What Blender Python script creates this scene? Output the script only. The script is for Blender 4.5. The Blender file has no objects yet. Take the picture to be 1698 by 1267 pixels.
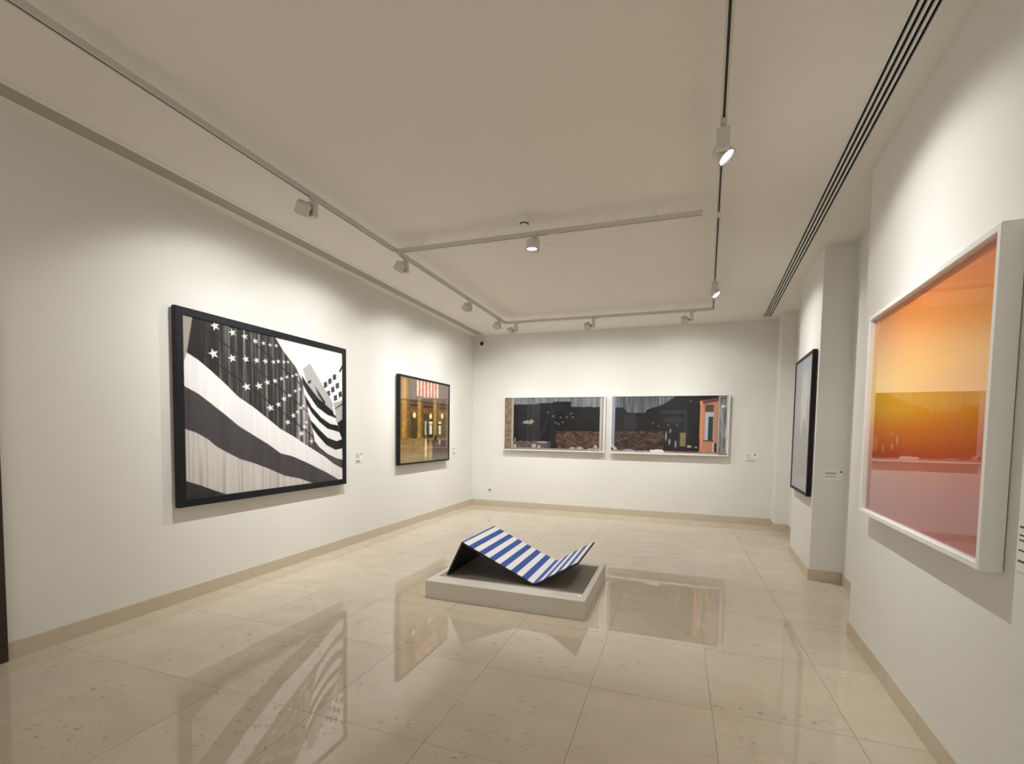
import bpy, bmesh, math, random
import numpy as np
from mathutils import Vector, Matrix

random.seed(7)
rng = np.random.default_rng(7)
scene = bpy.context.scene
C = scene.collection

# ------------------------------------------------------------------ camera
F_PX, PX_W = 773.85, 1698.0
YAW, PITCH, ROLL = -0.33784, -0.05189, 0.01561
cam_data = bpy.data.cameras.new('camera')
cam_data.sensor_fit = 'HORIZONTAL'
cam_data.sensor_width = 36.0
cam_data.lens = 36.0 * F_PX / PX_W
cam_data.shift_y = (757.83 - 633.5) / PX_W
cam_data.clip_start = 0.05
cam = bpy.data.objects.new('camera', cam_data)
C.objects.link(cam)
fwd = Vector((math.sin(YAW) * math.cos(PITCH), math.cos(YAW) * math.cos(PITCH), math.sin(PITCH)))
rgt0 = Vector((math.cos(YAW), -math.sin(YAW), 0))
up0 = rgt0.cross(fwd)
rgt = math.cos(ROLL) * rgt0 + math.sin(ROLL) * up0
up = -math.sin(ROLL) * rgt0 + math.cos(ROLL) * up0
cam.matrix_world = Matrix(((rgt.x, up.x, -fwd.x, 0), (rgt.y, up.y, -fwd.y, 0), (rgt.z, up.z, -fwd.z, 1.5), (0, 0, 0, 1)))
scene.camera = cam

# ------------------------------------------------------------------ world, exposure
world = bpy.data.worlds.new('world')
scene.world = world
world.use_nodes = True
world.node_tree.nodes['Background'].inputs['Color'].default_value = (1.0, 0.93, 0.82, 1)
world.node_tree.nodes['Background'].inputs['Strength'].default_value = 0.0
scene.view_settings.view_transform = 'Standard'
scene.view_settings.look = 'None'
scene.view_settings.gamma = 1.0
scene.view_settings.use_curve_mapping = False
scene.view_settings.exposure = 0.0
LAMP_COLOR = (1.0, 1.0, 0.985)
LAMP_POWER = 0.88

# ------------------------------------------------------------------ dimensions (metres)
XL = -3.981            # left wall plane
YB = 8.855             # back wall plane
H = 3.448              # ceiling
ANG = 0.0554           # the right-hand wall runs at a slight angle
YF = -2.6              # wall behind the viewer
U = Vector((math.sin(ANG), math.cos(ANG), 0))     # along the right wall
N = Vector((math.cos(ANG), -math.sin(ANG), 0))    # into the right wall
NW = 1.051             # right wall plane (along N)

def un(u, n, z=0.0):
    p = U * u + N * n
    return Vector((p.x, p.y, z))

# ------------------------------------------------------------------ materials
MATS = {}
def srgb(r, g, b):
    f = lambda c: (c / 255 / 12.92) if c / 255 <= 0.04045 else ((c / 255 + 0.055) / 1.055) ** 2.4
    return (f(r), f(g), f(b), 1.0)

def mat(name, color, rough=0.6, metal=0.0, spec=0.5, noise=0.0, nscale=8.0, bump=0.0, bscale=200.0, emit=None, estr=0.0, coat=0.0):
    if name in MATS:
        return MATS[name]
    m = bpy.data.materials.new(name)
    m.use_nodes = True
    nt = m.node_tree
    b = nt.nodes['Principled BSDF']
    b.inputs['Base Color'].default_value = color if len(color) == 4 else (*color, 1)
    b.inputs['Roughness'].default_value = rough
    b.inputs['Metallic'].default_value = metal
    b.inputs['Specular IOR Level'].default_value = spec
    b.inputs['Coat Weight'].default_value = coat
    tc = nt.nodes.new('ShaderNodeTexCoord')
    if noise > 0:
        nz = nt.nodes.new('ShaderNodeTexNoise'); nz.inputs['Scale'].default_value = nscale; nz.inputs['Detail'].default_value = 4
        nt.links.new(tc.outputs['Object'], nz.inputs['Vector'])
        mr = nt.nodes.new('ShaderNodeMapRange')
        mr.inputs['From Min'].default_value = 0.3; mr.inputs['From Max'].default_value = 0.7
        mr.inputs['To Min'].default_value = 1 - noise; mr.inputs['To Max'].default_value = 1 + noise
        nt.links.new(nz.outputs['Fac'], mr.inputs['Value'])
        mx = nt.nodes.new('ShaderNodeVectorMath'); mx.operation = 'SCALE'
        mx.inputs[0].default_value = tuple(color[:3])
        nt.links.new(mr.outputs['Result'], mx.inputs['Scale'])
        nt.links.new(mx.outputs['Vector'], b.inputs['Base Color'])
    if bump > 0:
        nz2 = nt.nodes.new('ShaderNodeTexNoise'); nz2.inputs['Scale'].default_value = bscale
        nt.links.new(tc.outputs['Object'], nz2.inputs['Vector'])
        bp = nt.nodes.new('ShaderNodeBump'); bp.inputs['Strength'].default_value = bump; bp.inputs['Distance'].default_value = 0.002
        nt.links.new(nz2.outputs['Fac'], bp.inputs['Height'])
        nt.links.new(bp.outputs['Normal'], b.inputs['Normal'])
    if emit:
        b.inputs['Emission Color'].default_value = (*emit, 1)
        b.inputs['Emission Strength'].default_value = estr
    MATS[name] = m
    return m

def marble(name, base, dark, rough, tint):
    m = bpy.data.materials.new(name); m.use_nodes = True
    nt = m.node_tree; b = nt.nodes['Principled BSDF']
    b.inputs['Roughness'].default_value = rough
    b.inputs['IOR'].default_value = 1.55
    geo = nt.nodes.new('ShaderNodeNewGeometry')
    info = nt.nodes.new('ShaderNodeObjectInfo')
    # each slab reads its own stretch of stone
    off = nt.nodes.new('ShaderNodeVectorMath'); off.operation = 'SCALE'
    off.inputs[0].default_value = (37.0, 19.0, 11.0)
    nt.links.new(info.outputs['Random'], off.inputs['Scale'])
    add = nt.nodes.new('ShaderNodeVectorMath'); add.operation = 'ADD'
    nt.links.new(geo.outputs['Position'], add.inputs[0]); nt.links.new(off.outputs['Vector'], add.inputs[1])
    mp = nt.nodes.new('ShaderNodeMapping'); mp.inputs['Scale'].default_value = (1.0, 2.2, 1.0)
    mp.inputs['Rotation'].default_value = (0, 0, 0.15)
    nt.links.new(add.outputs['Vector'], mp.inputs['Vector'])
    cloud = nt.nodes.new('ShaderNodeTexNoise'); cloud.inputs['Scale'].default_value = 2.6; cloud.inputs['Detail'].default_value = 6; cloud.inputs['Roughness'].default_value = 0.62
    speck = nt.nodes.new('ShaderNodeTexNoise'); speck.inputs['Scale'].default_value = 20.0; speck.inputs['Detail'].default_value = 6; speck.inputs['Roughness'].default_value = 0.68; speck.inputs['Distortion'].default_value = 0.9
    patch = nt.nodes.new('ShaderNodeTexNoise'); patch.inputs['Scale'].default_value = 2.0; patch.inputs['Detail'].default_value = 2
    for t in (cloud, speck, patch):
        nt.links.new(mp.outputs['Vector'], t.inputs['Vector'])
    r1 = nt.nodes.new('ShaderNodeMapRange'); r1.inputs['From Min'].default_value = 0.3; r1.inputs['From Max'].default_value = 0.7; r1.inputs['To Min'].default_value = 0.0; r1.inputs['To Max'].default_value = 0.24
    nt.links.new(cloud.outputs['Fac'], r1.inputs['Value'])
    r2 = nt.nodes.new('ShaderNodeMapRange'); r2.inputs['From Min'].default_value = 0.435; r2.inputs['From Max'].default_value = 0.33; r2.inputs['To Min'].default_value = 0.0; r2.inputs['To Max'].default_value = 1.0
    nt.links.new(speck.outputs['Fac'], r2.inputs['Value'])
    r3 = nt.nodes.new('ShaderNodeMapRange'); r3.inputs['From Min'].default_value = 0.46; r3.inputs['From Max'].default_value = 0.60
    nt.links.new(patch.outputs['Fac'], r3.inputs['Value'])
    ml = nt.nodes.new('ShaderNodeMath'); ml.operation = 'MULTIPLY'
    nt.links.new(r2.outputs['Result'], ml.inputs[0]); nt.links.new(r3.outputs['Result'], ml.inputs[1])
    mx = nt.nodes.new('ShaderNodeMath'); mx.operation = 'MAXIMUM'
    nt.links.new(r1.outputs['Result'], mx.inputs[0]); nt.links.new(ml.outputs['Value'], mx.inputs[1])
    mix = nt.nodes.new('ShaderNodeMix'); mix.data_type = 'RGBA'
    mix.inputs['A'].default_value = (*base, 1); mix.inputs['B'].default_value = (*dark, 1)
    nt.links.new(mx.outputs['Value'], mix.inputs['Factor'])
    sc = nt.nodes.new('ShaderNodeMapRange'); sc.inputs['To Min'].default_value = 1 - tint; sc.inputs['To Max'].default_value = 1 + tint
    nt.links.new(info.outputs['Random'], sc.inputs['Value'])
    fin = nt.nodes.new('ShaderNodeVectorMath'); fin.operation = 'SCALE'
    nt.links.new(mix.outputs['Result'], fin.inputs[0]); nt.links.new(sc.outputs['Result'], fin.inputs['Scale'])
    nt.links.new(fin.outputs['Vector'], b.inputs['Base Color'])
    MATS[name] = m
    return m

def glazing(name='picture_glass', coated=1.0):
    m = bpy.data.materials.new(name); m.use_nodes = True
    nt = m.node_tree; nt.nodes.clear()
    out = nt.nodes.new('ShaderNodeOutputMaterial')
    fr = nt.nodes.new('ShaderNodeFresnel')
    # the pane is thin: same air-to-glass index whichever side it is met from
    ge = nt.nodes.new('ShaderNodeNewGeometry')
    ir = nt.nodes.new('ShaderNodeMapRange'); ir.inputs['To Min'].default_value = 1.5; ir.inputs['To Max'].default_value = 1.0 / 1.5
    nt.links.new(ge.outputs['Backfacing'], ir.inputs['Value']); nt.links.new(ir.outputs['Result'], fr.inputs['IOR'])
    # a pane reflects at both of its faces: 2F / (1 + F)
    a = nt.nodes.new('ShaderNodeMath'); a.operation = 'MULTIPLY'; a.inputs[1].default_value = 2.0
    b = nt.nodes.new('ShaderNodeMath'); b.operation = 'ADD'; b.inputs[1].default_value = 1.0
    d = nt.nodes.new('ShaderNodeMath'); d.operation = 'DIVIDE'
    nt.links.new(fr.outputs['Fac'], a.inputs[0]); nt.links.new(fr.outputs['Fac'], b.inputs[0])
    nt.links.new(a.outputs['Value'], d.inputs[0]); nt.links.new(b.outputs['Value'], d.inputs[1])
    t = nt.nodes.new('ShaderNodeBsdfTransparent'); g = nt.nodes.new('ShaderNodeBsdfGlossy')
    g.inputs['Roughness'].default_value = 0.0
    mx = nt.nodes.new('ShaderNodeMixShader')
    ar = nt.nodes.new('ShaderNodeMath'); ar.operation = 'MULTIPLY'; ar.inputs[1].default_value = coated   # anti-reflective coating
    nt.links.new(d.outputs['Value'], ar.inputs[0]); nt.links.new(ar.outputs['Value'], mx.inputs['Fac']); nt.links.new(t.outputs['BSDF'], mx.inputs[1]); nt.links.new(g.outputs['BSDF'], mx.inputs[2])
    nt.links.new(mx.outputs['Shader'], out.inputs['Surface'])
    MATS[name] = m
    return m

def print_material():
    m = bpy.data.materials.new('photo_print'); m.use_nodes = True
    nt = m.node_tree; b = nt.nodes['Principled BSDF']
    at = nt.nodes.new('ShaderNodeAttribute'); at.attribute_name = 'ink'
    nt.links.new(at.outputs['Color'], b.inputs['Base Color'])
    b.inputs['Roughness'].default_value = 0.55; b.inputs['Specular IOR Level'].default_value = 0.25
    MATS['print'] = m
    return m

WALL = mat('wall_paint', (0.79, 0.775, 0.735), 0.75, spec=0.25, noise=0.012, nscale=1.5, bump=0.08, bscale=350)
CEIL = mat('ceiling_paint', (0.80, 0.765, 0.70), 0.85, spec=0.2, noise=0.01, nscale=1.2, bump=0.05, bscale=300)
TILE = marble('floor_marble', (0.60, 0.518, 0.402), (0.33, 0.265, 0.18), 0.02, 0.03)
BASE = marble('baseboard_stone', (0.60, 0.52, 0.40), (0.44, 0.37, 0.27), 0.25, 0.0)
GROUT = mat('grout', (0.34, 0.28, 0.21), 0.9)
WOODDK = mat('dark_wood', (0.030, 0.018, 0.012), 0.45, noise=0.3, nscale=12)
BLACKFR = mat('black_frame', (0.010, 0.012, 0.015), 0.5, spec=0.22, noise=0.15, nscale=20)
BROWNFR = mat('black_brown_frame', (0.014, 0.009, 0.009), 0.5, spec=0.22, noise=0.2, nscale=20)
WHITEFR = mat('white_frame', (0.82, 0.81, 0.78), 0.45, spec=0.4, noise=0.01)
GREYFR = mat('pale_frame', (0.78, 0.77, 0.75), 0.45, noise=0.01)
TRACK = mat('track_enamel', (0.60, 0.58, 0.53), 0.45, noise=0.01)
SLOT = mat('slot_dark', (0.016, 0.014, 0.012), 0.7)
LAMPW = mat('lamp_enamel', (0.62, 0.60, 0.55), 0.4, noise=0.01)
LAMPIN = mat('lamp_rim_dark', (0.10, 0.095, 0.085), 0.5)
LENS = mat('lamp_lens', (0.9, 0.9, 0.88), 0.3, emit=(1.0, 0.97, 0.92), estr=9.0)
PLASTIC = mat('white_plastic', (0.78, 0.77, 0.74), 0.4)
GRILLE = mat('grille_grey', (0.50, 0.47, 0.42), 0.5, metal=0.2)
CARD = mat('label_card', (0.84, 0.83, 0.80), 0.5)
INK = mat('label_ink', (0.10, 0.10, 0.10), 0.7)
BLACK = mat('black_plastic', (0.010, 0.010, 0.012), 0.25)
PLINTH = mat('plinth_paint', (0.66, 0.62, 0.55), 0.6, noise=0.015, nscale=4)
TAUPE = mat('plinth_inset', (0.30, 0.265, 0.225), 0.8, noise=0.03, nscale=10)
BENCHBLK = mat('bench_black', (0.008, 0.008, 0.009), 0.55)
STRBLUE = mat('stripe_blue', srgb(48, 82, 160), 0.6, noise=0.05, nscale=40)
STRWHITE = mat('stripe_white', (0.84, 0.83, 0.82), 0.6, noise=0.01, nscale=40)
GLASS = glazing()
MUSEUM = glazing('museum_glass', 0.22)
PRINT = print_material()

# ------------------------------------------------------------------ mesh helpers
def link(name, bm, m, parent=None, smooth=False, loc=None, rot=None):
    me = bpy.data.meshes.new(name)
    bm.normal_update()
    bm.to_mesh(me); bm.free()
    for x in (m if isinstance(m, (list, tuple)) else [m]):
        me.materials.append(x)
    if smooth:
        me.polygons.foreach_set('use_smooth', [True] * len(me.polygons))
        me.set_sharp_from_angle(angle=math.radians(38))
    o = bpy.data.objects.new(name, me)
    C.objects.link(o)
    if parent: o.parent = parent
    if loc is not None: o.location = loc
    if rot is not None: o.rotation_euler = rot
    return o

def empty(name, loc=(0, 0, 0), rz=0.0):
    o = bpy.data.objects.new(name, None)
    o.empty_display_size = 0.1
    C.objects.link(o)
    o.location = loc; o.rotation_euler = (0, 0, rz)
    return o

def tag(o, label, cat, group=None):
    o['label'] = label; o['category'] = cat
    if group: o['group'] = group
    return o

def structure(o):
    o['kind'] = 'structure'
    return o

def box(bm, lo, hi, bev=0.0, mi=0):
    x0, y0, z0 = lo; x1, y1, z1 = hi
    vs = [bm.verts.new(p) for p in ((x0, y0, z0), (x1, y0, z0), (x1, y1, z0), (x0, y1, z0), (x0, y0, z1), (x1, y0, z1), (x1, y1, z1), (x0, y1, z1))]
    fs = [bm.faces.new([vs[i] for i in q]) for q in ((0, 3, 2, 1), (4, 5, 6, 7), (0, 1, 5, 4), (1, 2, 6, 5), (2, 3, 7, 6), (3, 0, 4, 7))]
    for f in fs: f.material_index = mi
    if bev > 0:
        es = list({e for f in fs for e in f.edges})
        bmesh.ops.bevel(bm, geom=es, offset=bev, segments=2, profile=0.6, affect='EDGES')
    return fs

def boxbm(lo, hi, bev=0.0):
    bm = bmesh.new(); box(bm, lo, hi, bev); return bm

def prism(bm, pts, z0, z1):
    a = [bm.verts.new((x, y, z0)) for x, y in pts]; b = [bm.verts.new((x, y, z1)) for x, y in pts]
    n = len(pts)
    fs = [bm.faces.new(list(reversed(a))), bm.faces.new(b)]
    for i in range(n):
        fs.append(bm.faces.new((a[i], a[(i + 1) % n], b[(i + 1) % n], b[i])))
    bmesh.ops.recalc_face_normals(bm, faces=fs)
    return fs

def prismbm(pts, z0, z1):
    bm = bmesh.new(); prism(bm, pts, z0, z1); return bm

def lathe(prof, seg=32, mis=None):
    """profile (r, z) turned about Z"""
    bm = bmesh.new(); rings = []
    for r, z in prof:
        if r < 1e-6: rings.append([bm.verts.new((0, 0, z))])
        else: rings.append([bm.verts.new((r * math.cos(2 * math.pi * k / seg), r * math.sin(2 * math.pi * k / seg), z)) for k in range(seg)])
    for i in range(len(rings) - 1):
        a, b = rings[i], rings[i + 1]
        for k in range(seg):
            q = [a[k % len(a)], a[(k + 1) % seg % len(a)], b[(k + 1) % seg % len(b)], b[k % len(b)]]
            q2 = []
            for v in q:
                if v not in q2: q2.append(v)
            if len(q2) > 2:
                f = bm.faces.new(q2)
                if mis: f.material_index = mis[i]
    bmesh.ops.recalc_face_normals(bm, faces=bm.faces[:])
    return bm

# ------------------------------------------------------------------ the room
def xn(n, y):
    return (n + y * math.sin(ANG)) / math.cos(ANG)

structure(link('wall_left', boxbm((XL - 0.2, YF, 0), (XL, YB + 0.2, H)), WALL))
structure(link('wall_back', boxbm((XL, YB, 0), (2.4, YB + 0.2, H)), WALL))
structure(link('wall_front', boxbm((XL, YF - 0.2, 0), (2.4, YF, H)), WALL))

def un_prism(name, u0, u1, n0, n1, m, z0=0.0, z1=H, clip=False):
    pts = [un(u0, n0), un(u0, n1), un(u1, n1), un(u1, n0)]
    pts = [(p.x, p.y) for p in pts]
    if clip:   # run into the back wall
        pts[2] = (xn(n1, YB), YB); pts[3] = (xn(n0, YB), YB)
    return link(name, prismbm(pts, z0, z1), m)

U1, U2, U3, U4 = 4.21, 5.692, 6.91, 8.47
structure(un_prism('wall_right', -2.75, U1, NW, 1.62, WALL))
structure(un_prism('wall_right', U1, U2, 1.335, 1.62, WALL))
structure(un_prism('wall_right', U2, U3, NW, 1.62, WALL))
structure(un_prism('wall_right', U3, U4, 1.252, 1.62, WALL))
structure(un_prism('wall_right', U4, 8.9, NW, 1.62, WALL, clip=True))

# ceiling with the two long slots left open
CT = H + 0.1
bm = bmesh.new()
GX0, GX1, GY0, GY1 = -3.838, -3.690, -2.0, 8.675
DN0, DN1, DU0, DU1 = 0.790, 0.911, -2.0, 8.675
prism(bm, [(XL - 0.2, YF), (GX0, YF), (GX0, YB), (XL - 0.2, YB)], H, CT)
prism(bm, [(GX0, GY1), (GX1, GY1), (GX1, YB), (GX0, YB)], H, CT)
prism(bm, [(GX0, YF), (GX1, YF), (GX1, GY0), (GX0, GY0)], H, CT)
prism(bm, [(GX1, YF), (xn(DN0, YF), YF), (xn(DN0, YB), YB), (GX1, YB)], H, CT)
e0, e1 = un(DU1, DN0), un(DU1, DN1); s0, s1 = un(DU0, DN0), un(DU0, DN1)
prism(bm, [(e0.x, e0.y), (e1.x, e1.y), (xn(DN1, YB), YB), (xn(DN0, YB), YB)], H, CT)
prism(bm, [(xn(DN0, YF), YF), (xn(DN1, YF), YF), (s1.x, s1.y), (s0.x, s0.y)], H, CT)
prism(bm, [(xn(DN1, YF), YF), (2.4, YF), (2.4, YB), (xn(DN1, YB), YB)], H, CT)
structure(link('ceiling', bm, CEIL))

# floor: sub-base and polished stone slabs with open joints
floor = structure(link('floor', boxbm((XL - 0.2, YF, -0.12), (2.4, YB, -0.004)), GROUT))
TX, TY, JOINT = 0.6669, 0.7929, 0.0022
tx0, ty0 = 0.22967, 1.91934
i0 = math.floor((XL - tx0) / TX); i1 = math.ceil((1.95 - tx0) / TX)
j0 = math.floor((YF - ty0) / TY); j1 = math.ceil((YB - ty0) / TY)
tile_mesh = {}
for i in range(i0, i1):
    for j in range(j0, j1):
        ax, bx = max(tx0 + i * TX, XL), min(tx0 + (i + 1) * TX, 1.95)
        ay, by = max(ty0 + j * TY, YF), min(ty0 + (j + 1) * TY, YB)
        w, d = round(bx - ax - JOINT, 4), round(by - ay - JOINT, 4)
        if w < 0.01 or d < 0.01: continue
        if (w, d) not in tile_mesh:
            t = link('tile', boxbm((-w / 2, -d / 2, -0.0038), (w / 2, d / 2, 0.0)), TILE, floor)
            tile_mesh[(w, d)] = t.data
        else:
            t = bpy.data.objects.new('tile', tile_mesh[(w, d)]); C.objects.link(t); t.parent = floor
        t.location = ((ax + bx) / 2, (ay + by) / 2, 0)

# baseboards
BH, BT = 0.112, 0.011
structure(link('baseboard_left', boxbm((XL, 1.675, 0.0005), (XL + BT, YB - 0.0005, BH), 0.001), BASE))
structure(link('baseboard_back', boxbm((XL + BT, YB - BT, 0.0005), (xn(NW, YB) - 0.003, YB, BH), 0.001), BASE))
def ubase(u0, u1, n):
    structure(un_prism('baseboard_right', u0, u1, n - BT, n, BASE, 0.0005, BH))
ubase(-2.7, U1, NW); ubase(U2 - 0.0, U3, NW); ubase(U4, 8.88, NW)
ubase(U1 + 0.01, U2 - 0.015, 1.335); ubase(U3 + 0.01, U4 - 0.015, 1.252)
structure(un_prism('baseboard_right', U2 - BT, U2, NW + 0.001, 1.33, BASE, 0.0005, BH))
structure(un_prism('baseboard_right', U4 - BT, U4, NW + 0.001, 1.25, BASE, 0.0005, BH))

# dark door standing at the near end of the left wall
door = structure(empty('door_1', (XL, 1.21, 0)))
dl = link('door_leaf', boxbm((0.002, -0.42, 0.004), (0.018, 0.40, 2.24), 0.001), WOODDK, door)
for nm, lo, hi in (('door_frame', (0.0, 0.40, 0.004), (0.034, 0.462, 2.30)), ('door_frame', (0.0, -0.482, 0.004), (0.034, -0.42, 2.30)), ('door_frame', (0.0, -0.42, 2.24), (0.034, 0.40, 2.30))):
    link(nm, boxbm(lo, hi, 0.002), WOODDK, door)
hb = lathe([(0.0, 0.0), (0.02, 0.0), (0.02, 0.006), (0.009, 0.008), (0.009, 0.045), (0.014, 0.05), (0.014, 0.06), (0.0, 0.062)], 16)
link('handle', hb, mat('handle_steel', (0.4, 0.38, 0.35), 0.3, metal=1.0), dl, True, (0.018, -0.33, 1.05), (0, math.pi / 2, 0))

# ------------------------------------------------------------------ ceiling slots
g = empty('ceiling_grille', ((GX0 + GX1) / 2, GY0, H))
tag(g, 'long grey linear air grille in the ceiling along the left wall', 'vent')
gl, gw = GY1 - GY0, GX1 - GX0
bm = bmesh.new()
box(bm, (-gw / 2, 0, 0.05), (gw / 2, gl, 0.06)); box(bm, (-gw / 2, 0, 0.0), (-gw / 2 + 0.004, gl, 0.05)); box(bm, (gw / 2 - 0.004, 0, 0.0), (gw / 2, gl, 0.05)); box(bm, (-gw / 2, gl - 0.004, 0), (gw / 2, gl, 0.05)); box(bm, (-gw / 2, 0, 0), (gw / 2, 0.004, 0.05))
link('duct', bm, mat('duct_dark', (0.16, 0.15, 0.13), 0.8), g)
bm = bmesh.new()
box(bm, (gw / 2 - 0.002, 0, -0.004), (gw / 2 + 0.044, gl, -0.0002), 0.001); box(bm, (-gw / 2 - 0.012, 0, -0.003), (-gw / 2 + 0.002, gl, -0.0002), 0.0008)
link('flange', bm, PLASTIC, g)
for k in range(11):
    x = -gw / 2 + 0.010 + k * (gw - 0.02) / 10
    link('slat', boxbm((x - 0.0048, 0.004, -0.001), (x + 0.0048, gl - 0.004, 0.016)), GRILLE, g)

du = empty('slot_diffuser', (*un(DU0, (DN0 + DN1) / 2)[:2], H), -ANG)
tag(du, 'long linear slot diffuser with four black slots in the ceiling beside the right wall', 'vent')
dw, dlg = DN1 - DN0, DU1 - DU0
bm = bmesh.new()
box(bm, (-dw / 2, 0, 0.07), (dw / 2, dlg, 0.08)); box(bm, (-dw / 2, 0, 0.012), (-dw / 2 + 0.003, dlg, 0.07)); box(bm, (dw / 2 - 0.003, 0, 0.012), (dw / 2, dlg, 0.07)); box(bm, (-dw / 2, dlg - 0.003, 0.0), (dw / 2, dlg, 0.07)); box(bm, (-dw / 2, 0, 0), (dw / 2, 0.003, 0.07))
link('plenum', bm, SLOT, du)
bw = 0.107 / 7
for s in (-1, 1):
    x0, x1 = sorted((s * 0.0535, s * (dw / 2 + 0.006)))
    link('edge_rail', boxbm((x0, 0, -0.003), (x1, dlg, 0.012), 0.0008), PLASTIC, du)
for k in range(3):
    x = -0.0535 + bw * (2 * k + 1.5)
    link('bar', boxbm((x - bw * 0.46, 0.003, -0.002), (x + bw * 0.46, dlg - 0.003, 0.010), 0.0008), PLASTIC, du)

# ------------------------------------------------------------------ lighting tracks and spotlights
ZT = 3.318      # underside of the tracks
TH, TW = 0.036, 0.036
def track(p0, p1, label, hang=(), joints=()):
    p0, p1 = Vector((*p0, ZT)), Vector((*p1, ZT))
    L = (p1 - p0).length; rz = math.atan2(p1.y - p0.y, p1.x - p0.x)
    t = tag(empty('lighting_track', p0, rz), label, 'track', 'ceiling lighting tracks')
    w, s, dp = TW / 2, 0.0065, 0.012
    prof = [(-w, 0), (-s, 0), (-s, dp), (s, dp), (s, 0), (w, 0), (w, TH), (-w, TH)]
    bm = bmesh.new()
    a = [bm.verts.new((0, y, z)) for y, z in prof]; b = [bm.verts.new((L, y, z)) for y, z in prof]
    for i in range(8):
        bm.faces.new((a[i], b[i], b[(i + 1) % 8], a[(i + 1) % 8]))
    bm.faces.new(a); bm.faces.new(list(reversed(b)))
    bmesh.ops.recalc_face_normals(bm, faces=bm.faces[:])
    link('rail', bm, TRACK, t)
    link('conductor_slot', boxbm((0.002, -s, 0.004), (L - 0.002, s, dp - 0.0005)), SLOT, t)
    for x in (0.0, L):
        link('end_cap', boxbm((x - 0.004, -w - 0.001, -0.001), (x + 0.004, w + 0.001, TH + 0.001), 0.001), TRACK, t)
    for x in joints:
        link('joint', boxbm((x - 0.05, -w * 0.75, -0.003), (x + 0.05, w * 0.75, 0.002), 0.001), LAMPW, t)
    for x in hang:
        hg = link('hanger', lathe([(0.0, TH - 0.002), (0.008, TH), (0.008, TH + 0.012), (0.003, TH + 0.014), (0.003, H - ZT - 0.02), (0.008, H - ZT - 0.018), (0.008, H - ZT - 0.006), (0.026, H - ZT - 0.004), (0.026, H - ZT), (0.0, H - ZT)], 16), PLASTIC, t, True, (x, 0, 0))
    return t

XLT = -2.766
RT = 0.032
yb_t = 7.43
rx = un(7.40, RT)
track((XLT, -1.6), (XLT, yb_t - 0.06), 'long white lighting track running parallel to the left wall', hang=(0.4,), joints=(5.80,))
track((XLT + 0.06, yb_t), (rx.x - 0.02, yb_t), 'white lighting track hung in front of the back wall', hang=(0.38, 2.70))
t0 = un(-1.5, RT)
track((t0.x, t0.y), (rx.x, yb_t - 0.024), 'white lighting track on the right, parallel to the slot diffuser', hang=(0.6,), joints=(5.78,))
track((XLT + 0.024, 4.205), (0.140, 4.235), 'short white lighting track crossing the middle of the ceiling', hang=(0.29, 2.52), joints=(1.62,))
# elbow between the left and back tracks
el = empty('track_elbow', (XLT, yb_t, ZT))
tag(el, 'angled white corner connector joining the left and back lighting tracks', 'connector')
link('body', prismbm([(-0.019, -0.056), (0.019, -0.056), (0.019, -0.03), (0.03, -0.019), (0.056, -0.019), (0.056, 0.019), (0.02, 0.019), (-0.019, -0.02)], 0.0, TH), TRACK, el)
link('cover', prismbm([(-0.012, -0.05), (0.012, -0.05), (0.012, -0.026), (0.026, -0.012), (0.05, -0.012), (0.05, 0.012), (0.017, 0.012), (-0.012, -0.017)], -0.003, 0.001), LAMPW, el)

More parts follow.
